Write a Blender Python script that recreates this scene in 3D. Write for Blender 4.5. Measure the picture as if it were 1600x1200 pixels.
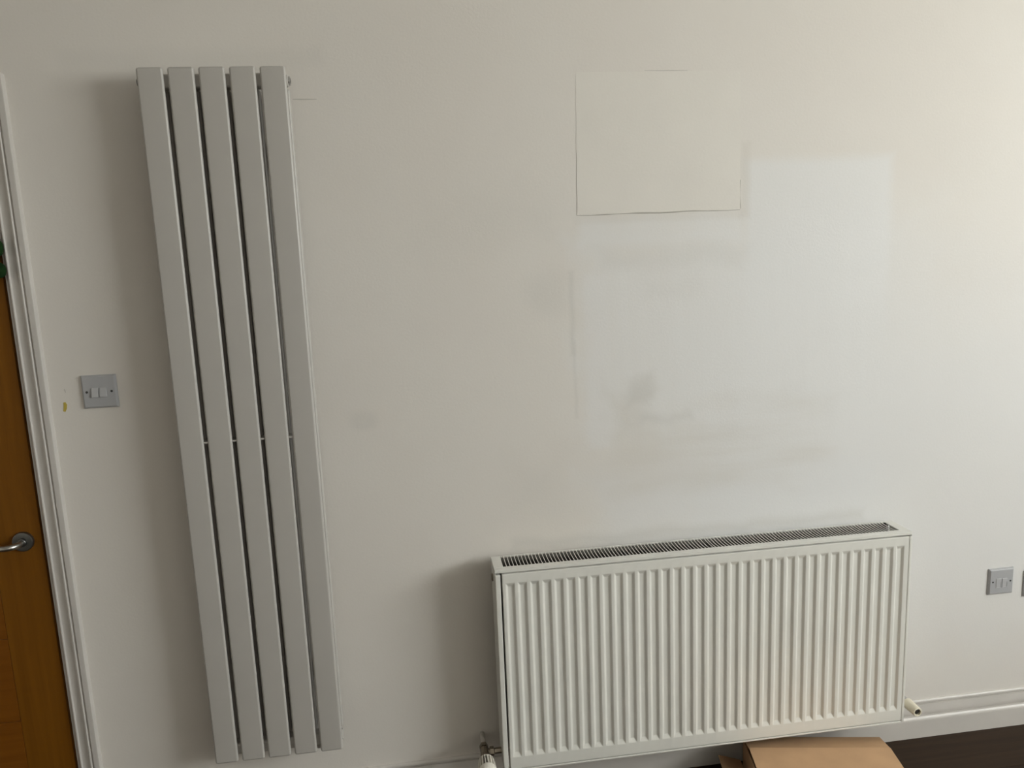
import bpy, bmesh, math, random
from mathutils import Vector, Matrix
random.seed(7)
S = bpy.context.scene
for o in list(bpy.data.objects): bpy.data.objects.remove(o, do_unlink=True)
C = S.collection
PI = math.pi

# ------------------------------------------------------------------ camera
cam_d = bpy.data.cameras.new('camera'); cam = bpy.data.objects.new('camera', cam_d); C.objects.link(cam)
F_PX = 1217.2
cam_d.sensor_fit = 'HORIZONTAL'; cam_d.sensor_width = 36; cam_d.lens = F_PX/1600*36
fw = Vector((0.126205, 0.977686, -0.167934)); rt = Vector((0.990040, -0.134784, -0.040663)); up = Vector((0.062390, 0.161130, 0.984959))
CAM = Vector((0.19407, -2.10353, 1.59171))
m = Matrix((rt, up, -fw)).transposed().to_4x4(); m.translation = CAM
cam.matrix_world = m
cam_d.clip_start = 0.05
S.camera = cam

# ------------------------------------------------------------------ view + world
S.view_settings.view_transform = 'Standard'; S.view_settings.look = 'None'
S.view_settings.gamma = 1; S.view_settings.use_curve_mapping = False
S.view_settings.exposure = 0.0
SKY = 24.5
W = bpy.data.worlds.new('overcast_sky'); S.world = W; W.use_nodes = True
nt = W.node_tree; nt.nodes.clear()
wo = nt.nodes.new('ShaderNodeOutputWorld'); bg = nt.nodes.new('ShaderNodeBackground')
tc = nt.nodes.new('ShaderNodeTexCoord'); sp = nt.nodes.new('ShaderNodeSeparateXYZ'); rp = nt.nodes.new('ShaderNodeValToRGB')
rp.color_ramp.elements[0].position = 0.0; rp.color_ramp.elements[0].color = (.97, .955, .93, 1)     # unseen paving and house fronts below the horizon, brightened to lift the upper wall
rp.color_ramp.elements[1].position = 0.03; rp.color_ramp.elements[1].color = (.98, .985, 1.0, 1)   # overcast sky
nt.links.new(tc.outputs['Generated'], sp.inputs[0]); nt.links.new(sp.outputs['Z'], rp.inputs[0])
nt.links.new(rp.outputs[0], bg.inputs[0]); bg.inputs[1].default_value = SKY
nt.links.new(bg.outputs[0], wo.inputs[0])

# room dimensions: the photographed wall is y = 0, the floor z = 0
RX0, RX1, RY0, RZ1 = -2.2, 4.1, -4.6, 2.60
WIN_Y0, WIN_Y1, WIN_Z0, WIN_Z1 = -3.95, -1.40, 1.45, 2.55
pd = bpy.data.lights.new('window_daylight', 'AREA'); pd.shape = 'RECTANGLE'
pd.size = WIN_Y1-WIN_Y0; pd.size_y = WIN_Z1-WIN_Z0; pd.cycles.is_portal = True
po = bpy.data.objects.new('window_daylight', pd); C.objects.link(po)
po.location = (RX1+.13, (WIN_Y0+WIN_Y1)/2, (WIN_Z0+WIN_Z1)/2)
po.rotation_euler = (PI/2, 0, PI/2)      # faces -x, into the room

# ------------------------------------------------------------------ materials
def mat(name, col, rough=.5, metal=0., bump=0., bscale=200., var=0., vscale=6., spec=.5):
    m = bpy.data.materials.new(name); m.use_nodes = True
    n = m.node_tree.nodes; l = m.node_tree.links; b = n['Principled BSDF']
    b.inputs['Base Color'].default_value = (*col, 1); b.inputs['Roughness'].default_value = rough
    b.inputs['Metallic'].default_value = metal; b.inputs['Specular IOR Level'].default_value = spec
    t = n.new('ShaderNodeTexCoord')
    if var:
        q = n.new('ShaderNodeTexNoise'); q.inputs['Scale'].default_value = vscale; q.inputs['Detail'].default_value = 4
        l.new(t.outputs['Object'], q.inputs['Vector'])
        r = n.new('ShaderNodeValToRGB'); r.color_ramp.elements[0].position = .3; r.color_ramp.elements[1].position = .7
        r.color_ramp.elements[0].color = (*[c*(1-var) for c in col], 1); r.color_ramp.elements[1].color = (*[min(1, c*(1+var)) for c in col], 1)
        l.new(q.outputs[0], r.inputs[0]); l.new(r.outputs[0], b.inputs['Base Color'])
    if bump:
        q = n.new('ShaderNodeTexNoise'); q.inputs['Scale'].default_value = bscale; q.inputs['Detail'].default_value = 3
        l.new(t.outputs['Object'], q.inputs['Vector'])
        k = n.new('ShaderNodeBump'); k.inputs['Strength'].default_value = bump; k.inputs['Distance'].default_value = .001
        l.new(q.outputs[0], k.inputs['Height']); l.new(k.outputs[0], b.inputs['Normal'])
    return m

def wood(name, c0, c1, axis, rough=.4, scale=1.0):
    m = bpy.data.materials.new(name); m.use_nodes = True
    n = m.node_tree.nodes; l = m.node_tree.links; b = n['Principled BSDF']; b.inputs['Roughness'].default_value = rough; b.inputs['Specular IOR Level'].default_value = .15
    t = n.new('ShaderNodeTexCoord'); mp = n.new('ShaderNodeMapping')
    oi = n.new('ShaderNodeObjectInfo'); ad = n.new('ShaderNodeVectorMath'); ad.operation = 'ADD'
    sc = [60*scale]*3; sc[axis] = 2.5*scale; mp.inputs['Scale'].default_value = sc
    l.new(t.outputs['Object'], ad.inputs[0]); l.new(oi.outputs['Random'], ad.inputs[1]); l.new(ad.outputs[0], mp.inputs['Vector'])
    q = n.new('ShaderNodeTexNoise'); q.inputs['Scale'].default_value = 1; q.inputs['Detail'].default_value = 6; q.inputs['Distortion'].default_value = .6
    l.new(mp.outputs[0], q.inputs['Vector'])
    r = n.new('ShaderNodeValToRGB'); r.color_ramp.elements[0].position = .3; r.color_ramp.elements[1].position = .72
    r.color_ramp.elements[0].color = (*c0, 1); r.color_ramp.elements[1].color = (*c1, 1)
    l.new(q.outputs[0], r.inputs[0]); l.new(r.outputs[0], b.inputs['Base Color'])
    k = n.new('ShaderNodeBump'); k.inputs['Strength'].default_value = .15; k.inputs['Distance'].default_value = .001
    l.new(q.outputs[0], k.inputs['Height']); l.new(k.outputs[0], b.inputs['Normal'])
    return m

def wall_material():
    """off-white emulsion with paler touched-up areas, grey smudges and brush streaks"""
    m = bpy.data.materials.new('patched_emulsion'); m.use_nodes = True
    N = m.node_tree.nodes; L = m.node_tree.links; b = N['Principled BSDF']
    b.inputs['Roughness'].default_value = .62; b.inputs['Specular IOR Level'].default_value = .35
    t = N.new('ShaderNodeTexCoord')
    def noise(scale, detail=3, mapscale=(1, 1, 1)):
        mp = N.new('ShaderNodeMapping'); mp.inputs['Scale'].default_value = mapscale; L.new(t.outputs['Object'], mp.inputs['Vector'])
        q = N.new('ShaderNodeTexNoise'); q.inputs['Scale'].default_value = scale; q.inputs['Detail'].default_value = detail
        L.new(mp.outputs[0], q.inputs['Vector']); return q.outputs[0]
    def M(op, a, c=None):
        q = N.new('ShaderNodeMath'); q.operation = op
        for i, v in enumerate((a, c)):
            if v is None: continue
            if isinstance(v, (int, float)): q.inputs[i].default_value = v
            else: L.new(v, q.inputs[i])
        return q.outputs[0]
    s = N.new('ShaderNodeSeparateXYZ'); L.new(t.outputs['Object'], s.inputs[0])
    n1 = M('SUBTRACT', noise(9), .5); n2 = M('SUBTRACT', noise(7.3, 4), .5)
    def warp(amp):
        return M('ADD', s.outputs['X'], M('MULTIPLY', n1, amp)), M('ADD', s.outputs['Z'], M('MULTIPLY', n2, amp))
    def smooth(d, soft):
        q = N.new('ShaderNodeMapRange'); q.interpolation_type = 'SMOOTHSTEP'
        q.inputs['From Min'].default_value = -soft; q.inputs['From Max'].default_value = soft
        q.inputs['To Min'].default_value = 1; q.inputs['To Max'].default_value = 0
        L.new(d, q.inputs['Value']); return q.outputs[0]
    def box(x0, x1, z0, z1, soft, amp):
        X, Z = warp(amp)
        dx = M('SUBTRACT', M('ABSOLUTE', M('SUBTRACT', X, (x0+x1)/2)), (x1-x0)/2)
        dz = M('SUBTRACT', M('ABSOLUTE', M('SUBTRACT', Z, (z0+z1)/2)), (z1-z0)/2)
        return smooth(M('MAXIMUM', dx, dz), soft)
    def disc(x, z, r, soft, amp, kx=1.):
        X, Z = warp(amp)
        dx = M('MULTIPLY', M('SUBTRACT', X, x), kx); dz = M('SUBTRACT', Z, z)
        return smooth(M('SUBTRACT', M('SQRT', M('ADD', M('MULTIPLY', dx, dx), M('MULTIPLY', dz, dz))), r), soft)
    col = None
    def layer(mask, c, strength):
        nonlocal col
        q = N.new('ShaderNodeMix'); q.data_type = 'RGBA'
        L.new(M('MULTIPLY', mask, strength), q.inputs['Factor'])
        if col is None: q.inputs['A'].default_value = (*BASE, 1)
        else: L.new(col, q.inputs['A'])
        q.inputs['B'].default_value = (*c, 1); col = q.outputs['Result']
    BASE = (.735, .69, .635); PALE = (.765, .755, .74); GREY = (.57, .55, .51); BROWN = (.64, .60, .54)
    fine = noise(2.2, 5)
    layer(smooth(M('SUBTRACT', .5, fine), .12), (.75, .712, .66), .6)
    COOL = (.745, .735, .722)
    layer(box(.86, 2.45, .30, 1.42, .34, .25), COOL, .75)                  # broad cooler coat on the lower wall
    layer(box(1.10, 1.62, .80, 1.60, .20, .20), PALE, .65)
    zr = N.new('ShaderNodeMapRange'); zr.interpolation_type = 'SMOOTHSTEP'; zr.inputs['From Min'].default_value = 1.15; zr.inputs['From Max'].default_value = 1.65; L.new(s.outputs['Z'], zr.inputs['Value'])
    layer(M('MULTIPLY', box(1.138, 1.572, .90, 1.812, .022, .022), zr.outputs[0]), PALE, .80)           # touched-up rectangle
    layer(box(.665, 1.25, 1.06, 1.60, .07, .22), PALE, .50)
    layer(box(.665, 1.13, 1.595, 1.672, .02, .03), PALE, .55)
    layer(box(.70, 1.56, .74, .93, .08, .14), (.74, .735, .735), .45)      # lower, bluish filler
    streak = noise(1, 5, (26, 1, 2.0))
    layer(M('MULTIPLY', box(.70, 1.50, 1.0, 1.58, .09, .2), smooth(M('SUBTRACT', .5, streak), .25)), (.785, .775, .757), .32)
    layer(box(.678, .742, 1.03, 1.52, .012, .03), (.765, .745, .725), .50)  # single pale brush stroke
    hstreak = noise(1, 5, (2.0, 1, 16))
    layer(M('MULTIPLY', box(.74, 1.40, .88, 1.12, .07, .2), smooth(M('SUBTRACT', .5, hstreak), .25)), BROWN, .42)
    layer(box(.72, 1.13, 1.53, 1.58, .03, .10), GREY, .20)
    layer(box(.84, 1.02, 1.46, 1.50, .03, .14), GREY, .12)
    layer(box(.755, .85, 1.06, 1.20, .05, .16), BROWN, .45)
    layer(box(.80, .855, 1.165, 1.225, .025, .12), GREY, .42)
    layer(box(.84, .98, 1.095, 1.12, .02, .12), GREY, .34)
    layer(box(1.124, 1.150, 1.66, 1.86, .012, .01), BROWN, .40)            # bare edge beside the square patch
    layer(box(.655, 1.13, 1.655, 1.677, .008, .01), BROWN, .22)
    layer(box(.634, .646, 1.30, 1.53, .008, .012), GREY, .34)              # ridge of old filler
    layer(box(.640, .648, 1.12, 1.34, .006, .012), GREY, .26)
    layer(disc(.573, 1.475, .055, .04, .05), GREY, .22)
    layer(disc(.056, 1.159, .028, .014, .03, .8), GREY, .26)
    layer(box(.24, .62, 1.62, 1.74, .08, .22), GREY, .14)
    layer(box(.46, .60, .86, 1.0, .08, .14), GREY, .18)
    layer(box(-.60, .02, 2.07, 2.11, .02, .03), GREY, .16)                 # dusty line above the tall radiator
    layer(box(.45, 1.52, .755, .775, .02, .04), GREY, .42)                 # darker band just above the low radiator
    L.new(col, b.inputs['Base Color'])
    k = N.new('ShaderNodeBump'); k.inputs['Strength'].default_value = .22; k.inputs['Distance'].default_value = .0012
    L.new(noise(160, 3), k.inputs['Height']); L.new(k.outputs[0], b.inputs['Normal'])
    return m

M_ = dict(
    wall=wall_material(),
    plain=mat('plain_emulsion', (.71, .67, .61), .65, bump=.2, bscale=160, var=.03),
    ceil=mat('ceiling_white', (.80, .79, .77), .8),
    patch=mat('square_patch_emulsion', (.745, .705, .645), .62, bump=.2, bscale=160, var=.02),
    gloss=mat('white_gloss_woodwork', (.60, .565, .525), .36, bump=.1, bscale=60, var=.03, vscale=9),
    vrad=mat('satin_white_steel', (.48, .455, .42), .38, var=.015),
    vrad_in=mat('satin_white_steel_inner', (.50, .49, .47), .45),
    prad=mat('cream_white_enamel', (.74, .725, .67), .30, var=.015),
    fin=mat('shade_darkened_convector_steel', (.20, .19, .165), .7),  # colour darkened to carry the shade inside the radiator
    chrome=mat('chrome', (.62, .62, .62), .14, 1),
    brass=mat('dull_brass_nickel', (.30, .26, .21), .3, 1),
    steel=mat('brushed_steel', (.50, .49, .46), .30, 1),
    rose=mat('satin_steel_rose', (.22, .22, .21), .38, 1),
    cream=mat('cream_plastic', (.78, .72, .58), .4),
    whitepl=mat('warm_white_plastic', (.80, .76, .68), .4),
    plate=mat('white_plastic_plate', (.42, .418, .425), .35),
    rocker=mat('white_plastic_rocker', (.48, .475, .48), .35),
    black=mat('black_plastic', (.015, .014, .013), .5),
    dark=mat('dark_screw_and_hole_shade', (.03, .028, .025), .5, .3),
    yellow=mat('yellow_crayon', (.52, .40, .075), .7),
    pencil=mat('pencil_grey', (.55, .52, .47), .7),
    crack=mat('filler_crack', (.42, .39, .34), .8),
    oak_v=wood('oak_veneer_upright', (.165, .060, .004), (.205, .078, .006), 2, .5),
    oak_h=wood('oak_veneer_crosswise', (.175, .056, .004), (.21, .072, .006), 0, .5),
    floor_w=wood('dark_laminate', (.022, .0125, .0065), (.042, .024, .013), 0, .5, .7),
    card=mat('brown_cardboard', (.54, .335, .185), .85, bump=.15, bscale=40, var=.06, vscale=14),
    card_edge=mat('cardboard_cut_edge', (.60, .44, .28), .9),
    green=mat('dark_green_felt', (.012, .034, .010), 1.0, spec=.1, bump=.4, bscale=90, var=.3, vscale=40),
    olive=mat('olive_yellow_felt', (.07, .065, .012), .8),
    upvc=mat('white_upvc', (.80, .80, .79), .3),
)
def glass():
    m = bpy.data.materials.new('window_glass'); m.use_nodes = True; n = m.node_tree.nodes; l = m.node_tree.links
    n.clear(); o = n.new('ShaderNodeOutputMaterial'); t = n.new('ShaderNodeBsdfTransparent'); g = n.new('ShaderNodeBsdfGlossy')
    g.inputs['Roughness'].default_value = .02; x = n.new('ShaderNodeMixShader'); x.inputs[0].default_value = .06
    t.inputs[0].default_value = (.95, .97, .96, 1)
    l.new(t.outputs[0], x.inputs[1]); l.new(g.outputs[0], x.inputs[2]); l.new(x.outputs[0], o.inputs[0]); return m
M_['glass'] = glass()

# ------------------------------------------------------------------ mesh helpers
def bm_new(): return bmesh.new()
def add_box(bm, x0, x1, y0, y1, z0, z1):
    v = [bm.verts.new(p) for p in ((x0,y0,z0),(x1,y0,z0),(x1,y1,z0),(x0,y1,z0),(x0,y0,z1),(x1,y0,z1),(x1,y1,z1),(x0,y1,z1))]
    for f in ((3,2,1,0),(4,5,6,7),(0,1,5,4),(1,2,6,5),(2,3,7,6),(3,0,4,7)): bm.faces.new([v[i] for i in f])
    return v
def add_prism(bm, prof, a, b, place):
    """closed 2-D profile swept from parameter a to b; place(u, v, t) -> point"""
    r = [[bm.verts.new(place(u, v, t)) for u, v in prof] for t in (a, b)]
    n = len(prof)
    for i in range(n): bm.faces.new((r[0][i], r[0][(i+1) % n], r[1][(i+1) % n], r[1][i]))
    bm.faces.new(r[0][::-1]); bm.faces.new(r[1])
def frame_of(d):
    d = Vector(d).normalized(); a = Vector((0, 0, 1)) if abs(d.z) < .9 else Vector((1, 0, 0))
    u = d.cross(a).normalized(); return u, d.cross(u).normalized(), d
def add_lathe(bm, origin, direc, prof, seg=28, close=True):
    """prof: list of (radius, distance along direc)"""
    u, v, d = frame_of(direc); o = Vector(origin); rings = []
    for r, t in prof:
        rings.append([bm.verts.new(o+d*t+(u*math.cos(2*PI*k/seg)+v*math.sin(2*PI*k/seg))*max(r, 1e-5)) for k in range(seg)])
    for a, b in zip(rings, rings[1:]):
        for k in range(seg): bm.faces.new((a[k], a[(k+1) % seg], b[(k+1) % seg], b[k]))
    if close: bm.faces.new(rings[0][::-1]); bm.faces.new(rings[-1])
def add_tube(bm, pts, rad, seg=14):
    pts = [Vector(p) for p in pts]; rings = []; u = None
    for i, p in enumerate(pts):
        d = (pts[min(i+1, len(pts)-1)]-pts[max(i-1, 0)]).normalized()
        if u is None: u, v, _ = frame_of(d)
        else: u = (u-d*u.dot(d)).normalized(); v = d.cross(u)
        rr = rad[i] if isinstance(rad, (list, tuple)) else rad
        rings.append([bm.verts.new(p+(u*math.cos(2*PI*k/seg)+v*math.sin(2*PI*k/seg))*rr) for k in range(seg)])
    for a, b in zip(rings, rings[1:]):
        for k in range(seg): bm.faces.new((a[k], a[(k+1) % seg], b[(k+1) % seg], b[k]))
    bm.faces.new(rings[0][::-1]); bm.faces.new(rings[-1])
def obj(name, bm, material, parent=None, bevel=0, segs=2, smooth=False, angle=30):
    bmesh.ops.recalc_face_normals(bm, faces=bm.faces)
    me = bpy.data.meshes.new(name); bm.to_mesh(me); bm.free()
    return link(name, me, material, parent, bevel, segs, smooth, angle)
def link(name, me, material, parent=None, bevel=0, segs=2, smooth=False, angle=30):
    o = bpy.data.objects.new(name, me); C.objects.link(o)
    if material and not me.materials: me.materials.append(material)
    if parent:
        o.parent = parent; o.matrix_parent_inverse = Matrix.Translation(parent.location).inverted() if parent.type == 'EMPTY' else Matrix.Identity(4)
    if bevel:
        b = o.modifiers.new('bevel', 'BEVEL'); b.width = bevel; b.segments = segs; b.limit_method = 'ANGLE'; b.angle_limit = math.radians(angle)
        b.harden_normals = False
    if bevel or smooth:
        for p in me.polygons: p.use_smooth = True
        for e in me.edges: pass
        w = o.modifiers.new('weighted', 'WEIGHTED_NORMAL'); w.keep_sharp = True
    return o
def sharp_by_angle(o, deg=35):
    me = o.data; bm = bmesh.new(); bm.from_mesh(me)
    for e in bm.edges:
        if len(e.link_faces) == 2 and e.calc_face_angle(0) > math.radians(deg): e.smooth = False
    bm.to_mesh(me); bm.free()
def tag(o, label, cat=None, group=None, kind=None):
    o['label'] = label
    if cat: o['category'] = cat
    if group: o['group'] = group
    if kind: o['kind'] = kind
    return o
def thing(name, label, cat, loc=(0, 0, 0), group=None, kind=None):
    o = bpy.data.objects.new(name, None); C.objects.link(o); o.location = loc; o.empty_display_size = .05
    return tag(o, label, cat, group, kind)
def box_obj(name, b, material, parent=None, bevel=0, segs=2):
    bm = bm_new(); add_box(bm, *b); return obj(name, bm, material, parent, bevel, segs)
def struct(o, label, cat): return tag(o, label, cat, kind='structure')

# ------------------------------------------------------------------ room shell
DX0, DX1, DZ = -1.575, -0.7855, 1.995            # door opening
T = .14
bm = bm_new()
add_box(bm, RX0, DX0, 0, T, 0, RZ1); add_box(bm, DX1, RX1+T, 0, T, 0, RZ1); add_box(bm, DX0, DX1, 0, T, DZ, RZ1)
wall = struct(obj('wall_back', bm, M_['wall']), 'off-white painted wall with paler touched-up patches', 'wall')
struct(box_obj('wall_left', (RX0-T, RX0, RY0, T, 0, RZ1), M_['plain']), 'plain off-white wall at the left end of the room', 'wall')
struct(box_obj('wall_front', (RX0-T, RX1+T, RY0-T, RY0, 0, RZ1), M_['plain']), 'plain off-white wall behind the viewer', 'wall')
bm = bm_new()
add_box(bm, RX1, RX1+T, RY0, WIN_Y0, 0, RZ1); add_box(bm, RX1, RX1+T, WIN_Y1, 0, 0, RZ1)
add_box(bm, RX1, RX1+T, WIN_Y0, WIN_Y1, 0, WIN_Z0); add_box(bm, RX1, RX1+T, WIN_Y0, WIN_Y1, WIN_Z1, RZ1)
struct(obj('wall_right', bm, M_['plain']), 'plain off-white wall holding the window', 'wall')
struct(box_obj('ceiling', (RX0-T, RX1+T, RY0-T, T, RZ1, RZ1+.1), M_['ceil']), 'plain white ceiling', 'ceiling')
flo = struct(box_obj('floor', (RX0-T, RX1+T, RY0-T, T, -.1, -.004), M_['floor_w']), 'dark brown wood laminate floor', 'floor')
PW = .192                                       # laminate planks laid along the wall
for r in range(24):
    y1 = -.004-r*PW; y0 = max(y1-PW+.0012, RY0+.002)
    if y1 < RY0+.05: break
    x = RX0+.004-((r*.47) % 1.2)
    while x < RX1:
        a, b_ = max(x, RX0+.004), min(x+1.2-.001, RX1-.004)
        if b_-a > .05: box_obj('plank', (a, b_, y0, y1, -.004, 0), M_['floor_w'], flo)
        x += 1.2
# window in the right wall
wn = thing('window_1', 'white framed window lighting the room from the right', 'window', (RX1+.07, (WIN_Y0+WIN_Y1)/2, WIN_Z0), kind='structure')
bm = bm_new(); fx0, fx1 = RX1+.04, RX1+.10
add_box(bm, fx0, fx1, WIN_Y0, WIN_Y1, WIN_Z0, WIN_Z0+.06); add_box(bm, fx0, fx1, WIN_Y0, WIN_Y1, WIN_Z1-.06, WIN_Z1)
add_box(bm, fx0, fx1, WIN_Y0, WIN_Y0+.06, WIN_Z0+.06, WIN_Z1-.06); add_box(bm, fx0, fx1, WIN_Y1-.06, WIN_Y1, WIN_Z0+.06, WIN_Z1-.06)
ym = (WIN_Y0+WIN_Y1)/2; add_box(bm, fx0, fx1, ym-.035, ym+.035, WIN_Z0+.06, WIN_Z1-.06)
obj('window_frame', bm, M_['upvc'], wn)
for a, b_ in ((WIN_Y0+.06, ym-.035), (ym+.035, WIN_Y1-.06)):
    box_obj('pane', (RX1+.068, RX1+.072, a, b_, WIN_Z0+.06, WIN_Z1-.06), M_['glass'], wn)
box_obj('window_sill', (RX1-.10, RX1+.04, WIN_Y0-.05, WIN_Y1+.05, WIN_Z0-.03, WIN_Z0), M_['upvc'], wn)

# skirting board
SK = [(0,0),(-.018,0),(-.018,.058),(-.0178,.061),(-.0168,.0645),(-.0148,.068),(-.0120,.0705),(-.0090,.0712),(-.0050,.0716),(-.0050,.0752),
      (-.0085,.0756),(-.0098,.080),(-.0096,.086),(-.0086,.093),(-.0074,.100),(-.0066,.106),(-.0064,.1085),(-.0030,.1090),(-.0030,.1120),
      (-.0066,.1128),(-.0074,.116),(-.0070,.119),(-.0056,.122),(-.0030,.124),(0,.124)]
bm = bm_new(); add_prism(bm, SK, -.7262, RX1, lambda u, v, t: (t, u, v))
sk = struct(obj('baseboard_back', bm, M_['gloss'], smooth=True), 'white moulded skirting board along the wall', 'baseboard'); sharp_by_angle(sk, 28)
bm = bm_new(); add_prism(bm, SK, RX0, -1.64, lambda u, v, t: (t, u, v))
sk = struct(obj('baseboard_left', bm, M_['gloss'], smooth=True), 'white moulded skirting board beyond the door', 'baseboard'); sharp_by_angle(sk, 28)

# architrave: profile u = distance from the opening edge outwards, v = y
AR = [(0,0),(0,-.004),(.0025,-.0060),(.0055,-.0105),(.0075,-.0130),(.0095,-.0136),(.0112,-.0126),(.0122,-.0106),(.0140,-.0098),(.0190,-.0098),(.0250,-.0108),(.0305,-.0128),
      (.0325,-.0150),(.0345,-.0172),(.0370,-.0178),(.0390,-.0165),(.0400,-.0135),(.0420,-.0135),(.0432,-.0165),(.0450,-.0180),(.0560,-.0186),(.0580,-.0178),(.0590,-.0160),(.0590,0)]
AX = -.7855; AZ = 1.9985
bm = bm_new(); add_prism(bm, AR, 0, AZ+.059, lambda u, v, t: (AX+u, v, t))
a1 = struct(obj('trim_1', bm, M_['gloss'], smooth=True), 'white moulded architrave post between door and light switch', 'architrave'); sharp_by_angle(a1, 30)
bm = bm_new(); add_prism(bm, AR, DX0-.002, AX-.0005, lambda u, v, t: (t, v, AZ+u))
a2 = struct(obj('trim_2', bm, M_['gloss'], smooth=True), 'white moulded architrave head over the door', 'architrave'); sharp_by_angle(a2, 30)
bm = bm_new(); add_prism(bm, AR, 0, AZ+.059, lambda u, v, t: (DX0-.0025-u, v, t))
a3 = struct(obj('trim_3', bm, M_['gloss'], smooth=True), 'white moulded architrave post on the far side of the door', 'architrave'); sharp_by_angle(a3, 30)
# door lining with stop
bm = bm_new()
add_box(bm, DX1-.0055, DX1, .0005, T, 0, DZ-.006); add_box(bm, DX0, DX0+.0055, .0005, T, 0, DZ-.006); add_box(bm, DX0, DX1, .0005, T, DZ-.006, DZ)
add_box(bm, DX1-.02, DX1-.0055, .050, T, 0, DZ-.02); add_box(bm, DX0+.0055, DX0+.02, .050, T, 0, DZ-.02); add_box(bm, DX0+.0055, DX1-.0055, .050, T, DZ-.02, DZ-.006)
struct(obj('trim_4', bm, M_['gloss']), 'white door lining with stop bead', 'door frame')

# ------------------------------------------------------------------ oak door
LX0, LX1, LZ0, LZ1 = DX0+.009, DX1-.0120, .006, DZ-.010
door = thing('door_1', 'oak veneered door with brushed steel lever handle', 'door', ((LX0+LX1)/2, .024, LZ0), kind='structure')
SX = .1215
box_obj('stile', (LX1-SX, LX1, .002, .046, LZ0, LZ1), M_['oak_v'], door, .0012)
box_obj('stile', (LX0, LX0+SX, .002, .046, LZ0, LZ1), M_['oak_v'], door, .0012)
n = 8; h = (LZ1-LZ0)/n
zs = [LZ0, .155, .385, .625, .865, 1.105, 1.345, 1.585, 1.825, LZ1]
for a, b_ in zip(zs, zs[1:]):
    box_obj('panel', (LX0+SX+.0008, LX1-SX-.0008, .0026, .0454, a+.0008, b_-.0008), M_['oak_h'], door, .0012)
HX, HZ = -.842, .894
hd = bm_new(); add_lathe(hd, (HX, .002, HZ), (0, -1, 0), [(.0262, 0), (.0262, .006), (.0252, .0085), (.0225, .0095), (.0001, .0095)], 40)
handle = obj('door_handle', hd, M_['rose'], door, smooth=True); sharp_by_angle(handle); tag(handle, 'brushed steel lever handle on a round rose')
R0 = .026
pts = [(HX, -.004, HZ), (HX, -.022, HZ)]
for k in range(0, 10):
    a = PI/2*k/9; pts.append((HX-R0*(1-math.cos(a)), -.022-R0*math.sin(a), HZ))
pts += [(HX-.05-.012*k, -.048, HZ) for k in range(1, 8)]
bm = bm_new(); add_tube(bm, pts, .0080, 18)
lv = obj('lever', bm, M_['steel'], handle, smooth=True)
bm = bm_new(); add_lathe(bm, (HX, -.0065, HZ), (0, -1, 0), [(.0112, 0), (.0112, .006), (.010, .0075), (.0081, .008)], 28)
obj('collar', bm, M_['rose'], handle, smooth=True)

# green ornament hanging at the door edge, mostly outside the picture
orn = thing('door_ornament', 'dark green rounded ornament hanging on the oak door beside its white frame', 'ornament', (-.835, -.01, 1.55))
def blob(name, c, r, material, parent):
    bm = bm_new(); bmesh.ops.create_uvsphere(bm, u_segments=22, v_segments=14, radius=1)
    for v in bm.verts:
        k = 1+.05*math.sin(5*v.co.x+3*v.co.z)+.04*math.sin(7*v.co.y+2)
        v.co = Vector((c[0]+v.co.x*r[0]*k, c[1]+v.co.y*r[1]*k, c[2]+v.co.z*r[2]*k))
    return obj(name, bm, material, parent, smooth=True)
blob('lobe', (-.797, -.029, 1.652), (.026, .012, .025), M_['green'], orn)
l2 = blob('lobe', (-.803, -.030, 1.598), (.032, .012, .023), M_['green'], orn)
blob('spot', (-.800, -.039, 1.596), (.010, .006, .013), M_['olive'], l2)
blob('lobe', (-.842, -.016, 1.675), (.030, .014, .028), M_['green'], orn)
blob('lobe', (-.866, -.016, 1.622), (.030, .014, .030), M_['green'], orn)
blob('lobe', (-.848, -.016, 1.575), (.028, .013, .024), M_['green'], orn)
bm = bm_new(); add_tube(bm, [(-.835, -.008, 1.60+.39*k/10) for k in range(11)], .0012, 6); obj('cord', bm, M_['green'], orn)

# ------------------------------------------------------------------ marks on the wall
sq = bm_new()                                   # plastered-over square, its lower edge standing proud
n = 10; zb, zt = 1.681, 2.046
loop = []
for k in range(n+1): loop.append((.661+.461*k/n, zb+.0012*math.sin(k*2.1)))
for k in range(1, n+1): loop.append((1.122-.002*k/n+.0008*math.sin(k*1.7), zb+(zt-zb)*k/n))
for k in range(1, n+1): loop.append((1.120-.453*k/n, zt+.001*math.sin(k)))
for k in range(1, n): loop.append((.667-.006*k/n+.0008*math.sin(k*2.3), zt-(zt-zb)*k/n))
fr = [sq.verts.new((x, -.0003-.0008*(zt-z)/(zt-zb), z)) for x, z in loop]; bk = [sq.verts.new((x, .001, z)) for x, z in loop]
sq.faces.new(fr); sq.faces.new(bk[::-1])
for k in range(len(loop)): sq.faces.new((fr[k], fr[(k+1) % len(loop)], bk[(k+1) % len(loop)], bk[k]))
tag(obj('wall_patch', sq, M_['patch'], wall), 'square plastered-over patch with a cracked lower edge')
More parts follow.
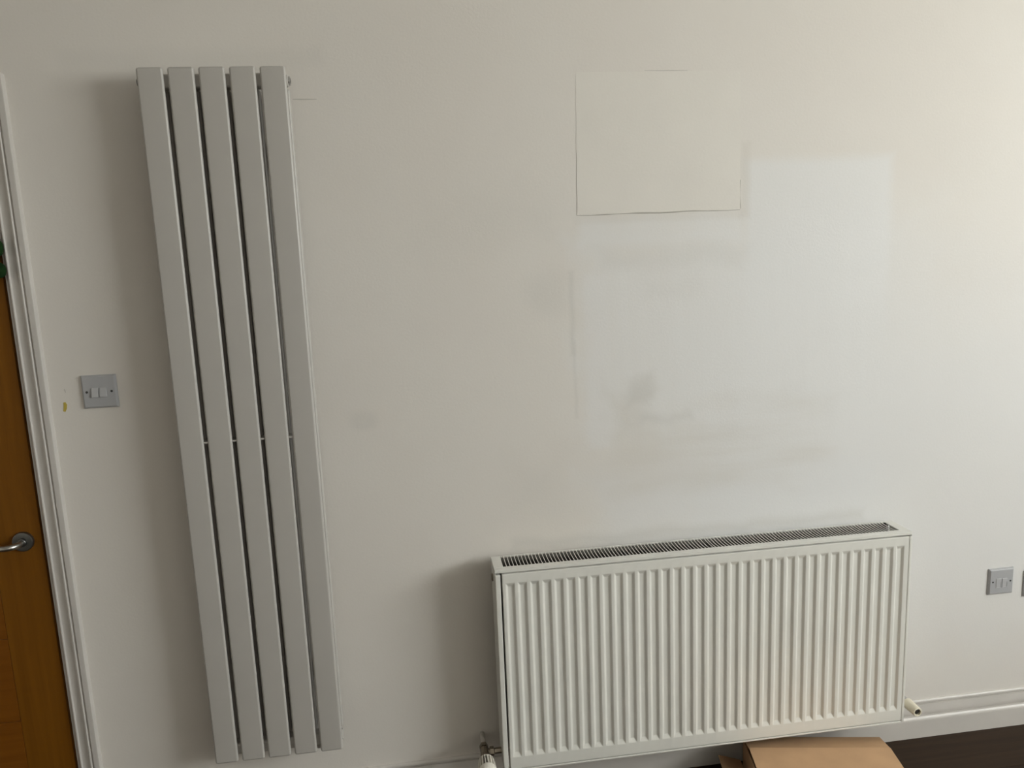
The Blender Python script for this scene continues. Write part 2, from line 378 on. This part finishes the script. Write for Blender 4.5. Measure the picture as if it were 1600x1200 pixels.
def stroke(name, pts, w, material, label=None):
    bm = bm_new(); P = [Vector((x, 0, z)) for x, z in pts]; rows = []
    for i, p in enumerate(P):
        d = (P[min(i+1, len(P)-1)]-P[max(i-1, 0)]).normalized(); nrm = Vector((-d.z, 0, d.x))
        ww = w*(.35+.65*math.sin(PI*(i+.6)/(len(P)+.2)))*random.uniform(.8, 1.2)/2
        rows.append([bm.verts.new((p+nrm*s*ww)+Vector((0, y, 0))) for s, y in ((-1, 0), (-1, -.0005), (1, -.0005), (1, 0))])
    for a, b_ in zip(rows, rows[1:]):
        for k in range(4): bm.faces.new((a[k], a[(k+1) % 4], b_[(k+1) % 4], b_[k]))
    bm.faces.new(rows[0]); bm.faces.new(rows[-1][::-1])
    o = obj(name, bm, material, wall)
    if label: o['label'] = label
    return o
stroke('crack', [(.660+.462*k/12, 1.6795-.0012*math.sin(k*1.3)) for k in range(13)], .0034, M_['crack'])
stroke('crack', [(1.1245, 1.682), (1.123, 1.70), (1.122, 1.73), (1.1225, 1.76)], .0022, M_['crack'])
stroke('crack', [(.6655, 1.898), (.6645, 1.86), (.6640, 1.83), (.6632, 1.80)], .0016, M_['pencil'])
stroke('pencil_line', [(-.060, 1.990), (-.04, 1.9895), (-.02, 1.9893), (-.001, 1.9892)], .0028, M_['pencil'])
stroke('pencil_line', [(.853, 2.0485), (.89, 2.048), (.93, 2.0478), (.972, 2.0474)], .0024, M_['pencil'])
stroke('yellow_smear', [(-.6945, 1.256), (-.693, 1.249), (-.6945, 1.240), (-.6975, 1.232)], .0085, M_['yellow'], 'small yellow smear on the paint near the light switch')
stroke('grey_nick', [(-.6905, 1.290), (-.689, 1.286), (-.6885, 1.281)], .003, M_['pencil'])
# ------------------------------------------------------------------ wall plates
def plate_base(name, label, cat, x, z, h=.0085, half=.043):
    t = thing(name, label, cat, (x, 0, z))
    bm = bm_new(); e = .0045
    prof = [(half, 0), (half, -.0035), (half-e, -h)]
    loops = [[bm.verts.new((x+sx*r, y, z+sz*r)) for sx, sz in ((-1,-1),(1,-1),(1,1),(-1,1))] for r, y in prof]
    for a, b_ in zip(loops, loops[1:]):
        for k in range(4): bm.faces.new((a[k], a[(k+1) % 4], b_[(k+1) % 4], b_[k]))
    bm.faces.new(loops[-1]); bm.faces.new(loops[0][::-1])
    obj('plate', bm, M_['plate'], t, .0010, 2)
    for s in (-1, 1):
        bm = bm_new(); add_lathe(bm, (x+s*.0302, -h+.0005, z), (0, -1, 0), [(.0030, 0), (.0030, .0009), (.0022, .0011), (.0001, .0004)], 14)
        obj('screw', bm, M_['dark'], t)
    return t
SWX, SWZ = -.6039, 1.2795
sw = plate_base('light_switch', 'double light switch on a square white plate near the oak door', 'switch', SWX, SWZ)
for s in (-1, 1):
    bm = bm_new(); x = SWX+s*.0098; w = .0083; z0, z1 = SWZ-.0135, SWZ+.0105
    prof = [(-.008, z0), (-.0145, z0), (-.0130, z0+.011), (-.0100, z1), (-.008, z1)]
    add_prism(bm, prof, x-w, x+w, lambda u, v, t: (t, u, v)); obj('rocker', bm, M_['rocker'], sw, .0008)
PX, PZ = 1.9955, .5019
pl = plate_base('data_socket', 'double data outlet plate with two shuttered ports at the right', 'socket', PX, PZ)
for s in (-1, 1):
    x = PX+s*.0105
    bm = bm_new(); w = .0090
    add_box(bm, x-w, x+w, -.0100, -.008, PZ-.001, PZ+.011)
    add_box(bm, x-w, x-w+.0018, -.0098, -.008, PZ-.018, PZ-.001); add_box(bm, x+w-.0018, x+w, -.0098, -.008, PZ-.018, PZ-.001)
    add_box(bm, x-w, x+w, -.0098, -.008, PZ-.0198, PZ-.018)
    p_ = obj('port', bm, M_['rocker'], pl, .0004)
    box_obj('shutter', (x-w+.002, x+w-.002, -.0090, -.0082, PZ-.0178, PZ-.0012), M_['rocker'], p_)
ps = plate_base('wall_socket', 'wall plate cut off by the right picture edge, next to the data outlet', 'socket', PX+.043*2+.0385, PZ-.018)

# ------------------------------------------------------------------ tall flat-panel radiator
VX, VB, VH, VD = -.3994, .2526, 1.7965, .0975
PITCH, PWID, PTH = .0699, .0600, .0120
VT = VB+VH; VW = 4*PITCH+PWID
vr = thing('vertical_radiator', 'tall white radiator of five upright flat panels beside the light switch', 'radiator', (VX+VW/2, 0, VB))
bm = bm_new(); add_box(bm, 0, PWID, -VD, -VD+PTH, VB, VT)
me0 = None
for k in range(5):
    if me0 is None:
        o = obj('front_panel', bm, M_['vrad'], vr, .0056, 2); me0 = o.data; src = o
    else:
        o = src.copy(); C.objects.link(o)
    o.location.x += VX if k == 0 else PITCH
    if k: pass
    src = o
RY_0, RY_1 = -.060, -.036
bm = bm_new(); add_box(bm, 0, PWID+.0008, RY_0, RY_1, VB+.046, VT-.046)
for k in range(5):
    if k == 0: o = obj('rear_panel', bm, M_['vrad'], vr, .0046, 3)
    else: o = src.copy(); C.objects.link(o)
    o.location.x += VX if k == 0 else PITCH
    src = o
for z0, z1 in ((VT-.046, VT-.013), (VB+.013, VB+.046)):
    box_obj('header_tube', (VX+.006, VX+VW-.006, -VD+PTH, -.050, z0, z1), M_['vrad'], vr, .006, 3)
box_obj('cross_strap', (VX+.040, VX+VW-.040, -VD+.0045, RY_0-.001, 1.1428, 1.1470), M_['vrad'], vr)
zc = (VT-.046+VT-.013)/2; yc = -.067
for s, x in ((1, VX+VW-.006), (-1, VX+.006)):
    bm = bm_new(); add_lathe(bm, (x, yc, zc), (s, 0, 0), [(.0145, -.001), (.0145, .006), (.0125, .0075), (.0085, .0075)], 26)
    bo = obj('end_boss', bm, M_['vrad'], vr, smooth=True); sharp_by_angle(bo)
    bm = bm_new(); add_lathe(bm, (x, yc, zc), (s, 0, 0), [(.0112, .005), (.0112, .0110), (.0098, .0122), (.0070, .0122), (.0066, .0085), (.0001, .0085)], 24)
    pg = obj('vent_plug', bm, M_['chrome'] if s > 0 else M_['black'], vr, smooth=True); sharp_by_angle(pg)
    if s > 0:
        bm = bm_new(); add_lathe(bm, (x, yc, zc), (s, 0, 0), [(.0034, .008), (.0034, .0135), (.0001, .0135)], 4); obj('vent_key_square', bm, M_['steel'], pg)
zc = VB+.0295
bm = bm_new(); add_lathe(bm, (VX+VW-.006, yc, zc), (1, 0, 0), [(.0145, -.001), (.0145, .006), (.0125, .0075), (.0001, .0075)], 26)
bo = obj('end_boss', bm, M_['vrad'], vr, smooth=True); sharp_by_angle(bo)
for x in (VX+.030, VX+VW-.066):                    # bottom tails for the pipework
    bm = bm_new(); add_lathe(bm, (x, -.067, VB+.016), (0, 0, -1), [(.0125, 0), (.0125, .014), (.0105, .016), (.0085, .016), (.0085, .006), (.0001, .006)], 22)
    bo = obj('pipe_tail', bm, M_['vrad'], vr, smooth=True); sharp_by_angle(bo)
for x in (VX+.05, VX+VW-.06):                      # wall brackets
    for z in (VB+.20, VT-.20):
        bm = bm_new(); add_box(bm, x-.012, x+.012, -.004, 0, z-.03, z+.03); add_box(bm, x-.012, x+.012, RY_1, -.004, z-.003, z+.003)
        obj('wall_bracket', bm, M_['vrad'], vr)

# ------------------------------------------------------------------ low convector radiator
RX, RB, RH = .3800, .1516, .5986
RT = RB+RH; RXE = 1.5900
FY = -.1398; FX0, FX1 = .3990, 1.5800; FZ0, FZ1 = RB+.0075, RT-.0125
pr = thing('panel_radiator', 'low white double panel radiator with fluted front and slotted top grille', 'radiator', ((RX+RXE)/2, 0, RB))
# fluted front: recesses pressed into a flat sheet
NF = 35; FP = (1.5655+.0093-.4080)/NF; R_OUT = .0240; SL = .0060; DEP = .0056
ZL0, ZL1 = RB+.0430, RT-.0385
bm = bm_new()
def V(x, y, z): return bm.verts.new((x, y, z))
xs = []
for k in range(NF):
    x0 = .4080+k*FP; xs.append((x0, x0+R_OUT))
top = [V(FX0, FY, FZ1)]; tl = [V(FX0, FY, ZL1)]; bl = [V(FX0, FY, ZL0)]; bot = [V(FX0, FY, FZ0)]
for a, b_ in xs:
    for x in (a, b_): top.append(V(x, FY, FZ1)); tl.append(V(x, FY, ZL1)); bl.append(V(x, FY, ZL0)); bot.append(V(x, FY, FZ0))
top.append(V(FX1, FY, FZ1)); tl.append(V(FX1, FY, ZL1)); bl.append(V(FX1, FY, ZL0)); bot.append(V(FX1, FY, FZ0))
for i in range(len(top)-1):
    bm.faces.new((bot[i], bot[i+1], bl[i+1], bl[i])); bm.faces.new((tl[i], tl[i+1], top[i+1], top[i]))
    if i % 2 == 0: bm.faces.new((bl[i], bl[i+1], tl[i+1], tl[i]))
    else:
        a, b_ = xs[(i-1)//2]
        q = [V(a+SL, FY+DEP, ZL0+.012), V(b_-SL, FY+DEP, ZL0+.012), V(b_-SL, FY+DEP, ZL1-.010), V(a+SL, FY+DEP, ZL1-.010)]
        o_ = [bl[i], bl[i+1], tl[i+1], tl[i]]
        bm.faces.new(q)
        for k in range(4): bm.faces.new((o_[k], o_[(k+1) % 4], q[(k+1) % 4], q[k]))
# folded rim and back sheet
rim = [top[0], top[-1], bot[-1], bot[0]]
BY = FY+.014
bt = [V(p.co.x, BY, p.co.z) for p in top]; bb = [V(p.co.x, BY, p.co.z) for p in bot]
btl = [V(FX0, BY, ZL1), V(FX1, BY, ZL1)]; bbl = [V(FX0, BY, ZL0), V(FX1, BY, ZL0)]
for i in range(len(top)-1):
    bm.faces.new((top[i], top[i+1], bt[i+1], bt[i])); bm.faces.new((bot[i+1], bot[i], bb[i], bb[i+1]))
for e, (A, B_, C_, D_) in enumerate(((top[0], tl[0], btl[0], bt[0]), (tl[0], bl[0], bbl[0], btl[0]), (bl[0], bot[0], bb[0], bbl[0]),
                                     (tl[-1], top[-1], bt[-1], btl[1]), (bl[-1], tl[-1], btl[1], bbl[1]), (bot[-1], bl[-1], bbl[1], bb[-1]))):
    bm.faces.new((A, B_, C_, D_))
bm.faces.new(bt+[btl[1], bbl[1]]+bb[::-1]+[bbl[0], btl[0]])
obj('front_panel', bm, M_['prad'], pr, .0016, 2, angle=20)
box_obj('rear_panel', (FX0, FX1, -.0415, -.0335, FZ0, RT-.006), M_['prad'], pr, .003)
# hanging brackets between rear panel and wall
for x in (.56, 1.41):
    box_obj('wall_bracket', (x-.015, x+.015, -.0335, 0, RB+.02, RT-.04), M_['prad'], pr)
# convector fins between the two panels
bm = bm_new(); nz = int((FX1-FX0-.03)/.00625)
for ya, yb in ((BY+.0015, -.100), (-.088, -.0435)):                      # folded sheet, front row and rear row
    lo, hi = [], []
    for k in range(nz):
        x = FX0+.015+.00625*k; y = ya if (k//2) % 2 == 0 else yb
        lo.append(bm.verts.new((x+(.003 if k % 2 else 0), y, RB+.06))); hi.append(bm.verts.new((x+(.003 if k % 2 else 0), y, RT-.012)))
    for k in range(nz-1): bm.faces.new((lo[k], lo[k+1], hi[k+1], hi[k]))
add_box(bm, FX0+.010, FX1-.010, -.0430, -.0422, RB+.06, RT-.004)  # added dark sheet, stands in for shade on the white rear panel
cf = obj('fins_and_shade_sheet', bm, M_['fin'], pr); cf['kind'] = 'stuff'
# side covers
for x0, x1 in ((RX+.0005, RX+.0145), (1.5822, RXE+.0005)):
    box_obj('side_panel', (x0, x1, -.1385, -.040, RB+.001, RT-.0140), M_['prad'], pr, .0022, 3)
for s, x in ((-1, RX+.0005),):
    bm = bm_new(); add_lathe(bm, (x+.001, -.075, RT-.045), (s, 0, 0), [(.011, 0), (.011, .004), (.009, .005), (.0001, .005)], 20)
    o = obj('air_vent', bm, M_['brass'], pr, smooth=True); sharp_by_angle(o)
box_obj('bottom_rail', (FX0-.002, FX1+.001, -.1392, -.124, RB-.0005, RB+.0045), M_['prad'], pr, .0012)
# top grille: frame + slats
GY0, GY1 = -.1365, -.0385; SY0, SY1 = -.1155, -.0420; SGX0, SGX1 = .4060, 1.5630
tg = bm_new(); zt, zb_ = RT, RT-.0022
add_box(tg, RX, RXE, GY0, SY0, zb_, zt); add_box(tg, RX, RXE, SY1, GY1, zb_, zt)
add_box(tg, RX, SGX0, SY0, SY1, zb_, zt); add_box(tg, SGX1, RXE, SY0, SY1, zb_, zt)
add_box(tg, RX, RXE, GY0, GY0+.0015, RT-.0088, zb_)                       # turned-down front lip
add_box(tg, RX, RX+.0012, GY0, GY1, RT-.0135, zb_); add_box(tg, RXE-.0012, RXE, GY0, GY1, RT-.0135, zb_)
grille = obj('top_grille', tg, M_['prad'], pr, .0008, 2)
NS = 117; gp = (SGX1-SGX0)/NS
bm = bm_new(); nseg = 6; rows = []
for k in range(nseg+1):
    f = k/nseg; y = SY0+(SY1-SY0)*f; z = RT-.0003-.0022*math.sin(PI*f)
    rows.append([bm.verts.new(p) for p in ((-.0009, y, z-.0016), (.0009, y, z-.0016), (.0009, y, z), (-.0009, y, z))])
for a, b_ in zip(rows, rows[1:]):
    for k in range(4): bm.faces.new((a[k], a[(k+1) % 4], b_[(k+1) % 4], b_[k]))
bm.faces.new(rows[0][::-1]); bm.faces.new(rows[-1])
sl = obj('slat', bm, M_['prad'], grille); sl.location.x = SGX0+gp
for k in range(2, NS):
    c = sl.copy(); C.objects.link(c); c.location.x = SGX0+gp*k
    if k == 60: c.location.x += .0022

# thermostatic valve on the left foot of the radiator
VXc, VYc, VZc = .3320, -.0880, .1870
bm = bm_new(); add_lathe(bm, (VXc, VYc+.014, VZc), (0, -1, 0), [(.0105, 0), (.0125, .003), (.0125, .030), (.0140, .031), (.0140, .052), (.0115, .053)], 24)
tv = obj('thermostatic_valve', bm, M_['brass'], pr, smooth=True); sharp_by_angle(tv); tag(tv, 'white slotted thermostatic valve head on a metal body')
bm = bm_new(); add_lathe(bm, (VXc+.008, VYc, VZc), (1, 0, 0), [(.0085, 0), (.0085, .006), (.0130, .007), (.0130, .018), (.0110, .019), (.0085, .020), (.0085, .050)], 6)
obj('union_nut', bm, M_['brass'], tv)
bm = bm_new(); add_tube(bm, [(VXc, VYc+.012, VZc), (VXc, -.04, VZc), (VXc, 0, VZc)], .0075, 16); obj('feed_pipe', bm, M_['gloss'], tv, smooth=True)
bm = bm_new(); add_lathe(bm, (VXc, VYc+.016, VZc), (0, 1, 0), [(.0125, 0), (.0125, .014), (.0100, .016)], 6); obj('compression_nut', bm, M_['brass'], tv)
hy = VYc-.0385
bm = bm_new(); add_lathe(bm, (VXc, hy-.002, VZc), (0, -1, 0), [(.0140, 0), (.0165, .004), (.0165, .054), (.012, .058), (.0001, .058)], 28); obj('sensor_core', bm, M_['black'], tv, smooth=True)
bm = bm_new()
add_lathe(bm, (VXc, hy, VZc), (0, -1, 0), [(.0150, 0), (.0205, .001), (.0222, .006), (.0190, .0062), (.0150, .003)], 36, False)
add_lathe(bm, (VXc, hy-.044, VZc), (0, -1, 0), [(.0190, 0), (.0250, 0), (.0252, .012), (.0238, .018), (.0190, .0215), (.0001, .0220)], 36)
for k in range(18):
    a = 2*PI*k/18; ca, sa = math.cos(a), math.sin(a); w = .0015
    rr = [(.0165, .0225, hy-.004), (.0165, .0246, hy-.022), (.0165, .0252, hy-.046)]
    rings = []
    for r0, r1, y in rr:
        rings.append([bm.verts.new((VXc+ca*r-sa*s*w, y, VZc+sa*r+ca*s*w)) for r, s in ((r0, -1), (r1, -1), (r1, 1), (r0, 1))])
    for A, B_ in zip(rings, rings[1:]):
        for q in range(4): bm.faces.new((A[q], A[(q+1) % 4], B_[(q+1) % 4], B_[q]))
o = obj('valve_head', bm, M_['whitepl'], tv, smooth=True); sharp_by_angle(o)
# lockshield valve on the right foot
KX, KY, KZ = 1.6230, -.0880, .1890
bm = bm_new(); add_lathe(bm, (KX, KY+.012, KZ), (0, -1, 0), [(.0100, 0), (.0115, .003), (.0115, .024), (.0090, .026)], 22)
lk = obj('lockshield_valve', bm, M_['chrome'], pr, smooth=True); sharp_by_angle(lk); tag(lk, 'chrome lockshield valve with a cream plastic cap')
bm = bm_new(); add_lathe(bm, (KX-.006, KY, KZ), (-1, 0, 0), [(.0080, 0), (.0080, .005), (.0125, .006), (.0125, .016), (.0080, .018), (.0080, .034)], 6); obj('union_nut', bm, M_['chrome'], lk)
bm = bm_new(); add_tube(bm, [(KX, KY+.010, KZ), (KX, -.04, KZ), (KX, 0, KZ)], .0075, 16); obj('return_pipe', bm, M_['chrome'], lk, smooth=True)
bm = bm_new(); add_lathe(bm, (KX, KY+.014, KZ), (0, 1, 0), [(.0125, 0), (.0125, .014), (.0100, .016)], 6); obj('compression_nut', bm, M_['chrome'], lk)
bm = bm_new(); add_lathe(bm, (KX, KY-.016, KZ), (0, -1, 0), [(.0150, 0), (.0160, .002), (.0150, .030), (.0140, .049), (.0130, .051), (.0100, .051), (.0096, .042), (.0001, .042)], 28)
cp = obj('valve_cap', bm, M_['cream'], lk, smooth=True); sharp_by_angle(cp); tag(cp, 'cream plastic cap')
bm = bm_new(); add_lathe(bm, (KX, KY-.0575, KZ), (0, -1, 0), [(.0080, 0), (.0080, .005), (.0040, .007), (.0001, .007)], 20); obj('cap_hole_shade', bm, M_['dark'], cp)  # dark plug standing in for the shade inside the cap's hole

# ------------------------------------------------------------------ cardboard box on the floor
BZ = .125
ang = math.atan2(-.0766, .3895); ux = Vector((math.cos(ang), math.sin(ang), 0)); uy = Vector((-math.sin(ang), math.cos(ang), 0))
BW, BD, SEAM = .400, .46, .084
o0 = Vector((1.1085, -.1295, 0))                # left end of the seam line, on the floor plan
cb = thing('cardboard_box', 'brown cardboard box lying on the dark floor under the low radiator', 'box', (o0+ux*BW/2-uy*BD/2))
def pt(a, b_, z): return o0+ux*a+uy*b_+Vector((0, 0, z))
def slab(name, quad, th, material, parent, label=None):
    bm = bm_new(); q = [Vector(p) for p in quad]; nrm = (q[1]-q[0]).cross(q[3]-q[0]).normalized()
    a = [bm.verts.new(p) for p in q]; b_ = [bm.verts.new(p-nrm*th) for p in q]
    bm.faces.new(a); bm.faces.new(b_[::-1])
    for k in range(4): bm.faces.new((a[k], a[(k+1) % 4], b_[(k+1) % 4], b_[k]))
    o = obj(name, bm, material, parent, .0008, 1)
    if label: o['label'] = label
    return o
th = .004
slab('side', [pt(0, SEAM, 0), pt(0, -BD, 0), pt(0, -BD, BZ-.004), pt(0, SEAM, BZ-.030)], th, M_['card'], cb)
slab('side', [pt(BW, -BD, 0), pt(BW, SEAM, 0), pt(BW, SEAM, BZ-.030), pt(BW, -BD, BZ-.004)], th, M_['card'], cb)
slab('side', [pt(BW, SEAM, 0), pt(0, SEAM, 0), pt(0, SEAM, BZ-.030), pt(BW, SEAM, BZ-.030)], th, M_['card'], cb)
slab('side', [pt(0, -BD, 0), pt(BW, -BD, 0), pt(BW, -BD, BZ-.004), pt(0, -BD, BZ-.004)], th, M_['card'], cb)
slab('top_flap', [pt(-.002, -BD-.002, BZ), pt(BW+.003, -BD-.002, BZ), pt(BW+.003, 0, BZ), pt(-.002, 0, BZ)], th, M_['card'], cb)
slab('top_flap', [pt(-.002, -.001, BZ-.0012), pt(BW+.003, -.001, BZ-.0012), pt(BW+.008, SEAM+.004, BZ-.0255), pt(-.002, SEAM+.004, BZ-.0255)], th, M_['card'], cb)
slab('side_flap', [pt(-.0085, SEAM-.012, .034), pt(-.078, SEAM-.024, .060), pt(-.078, -BD+.05, .060), pt(-.0085, -BD+.03, .034)], th, M_['card'], cb)
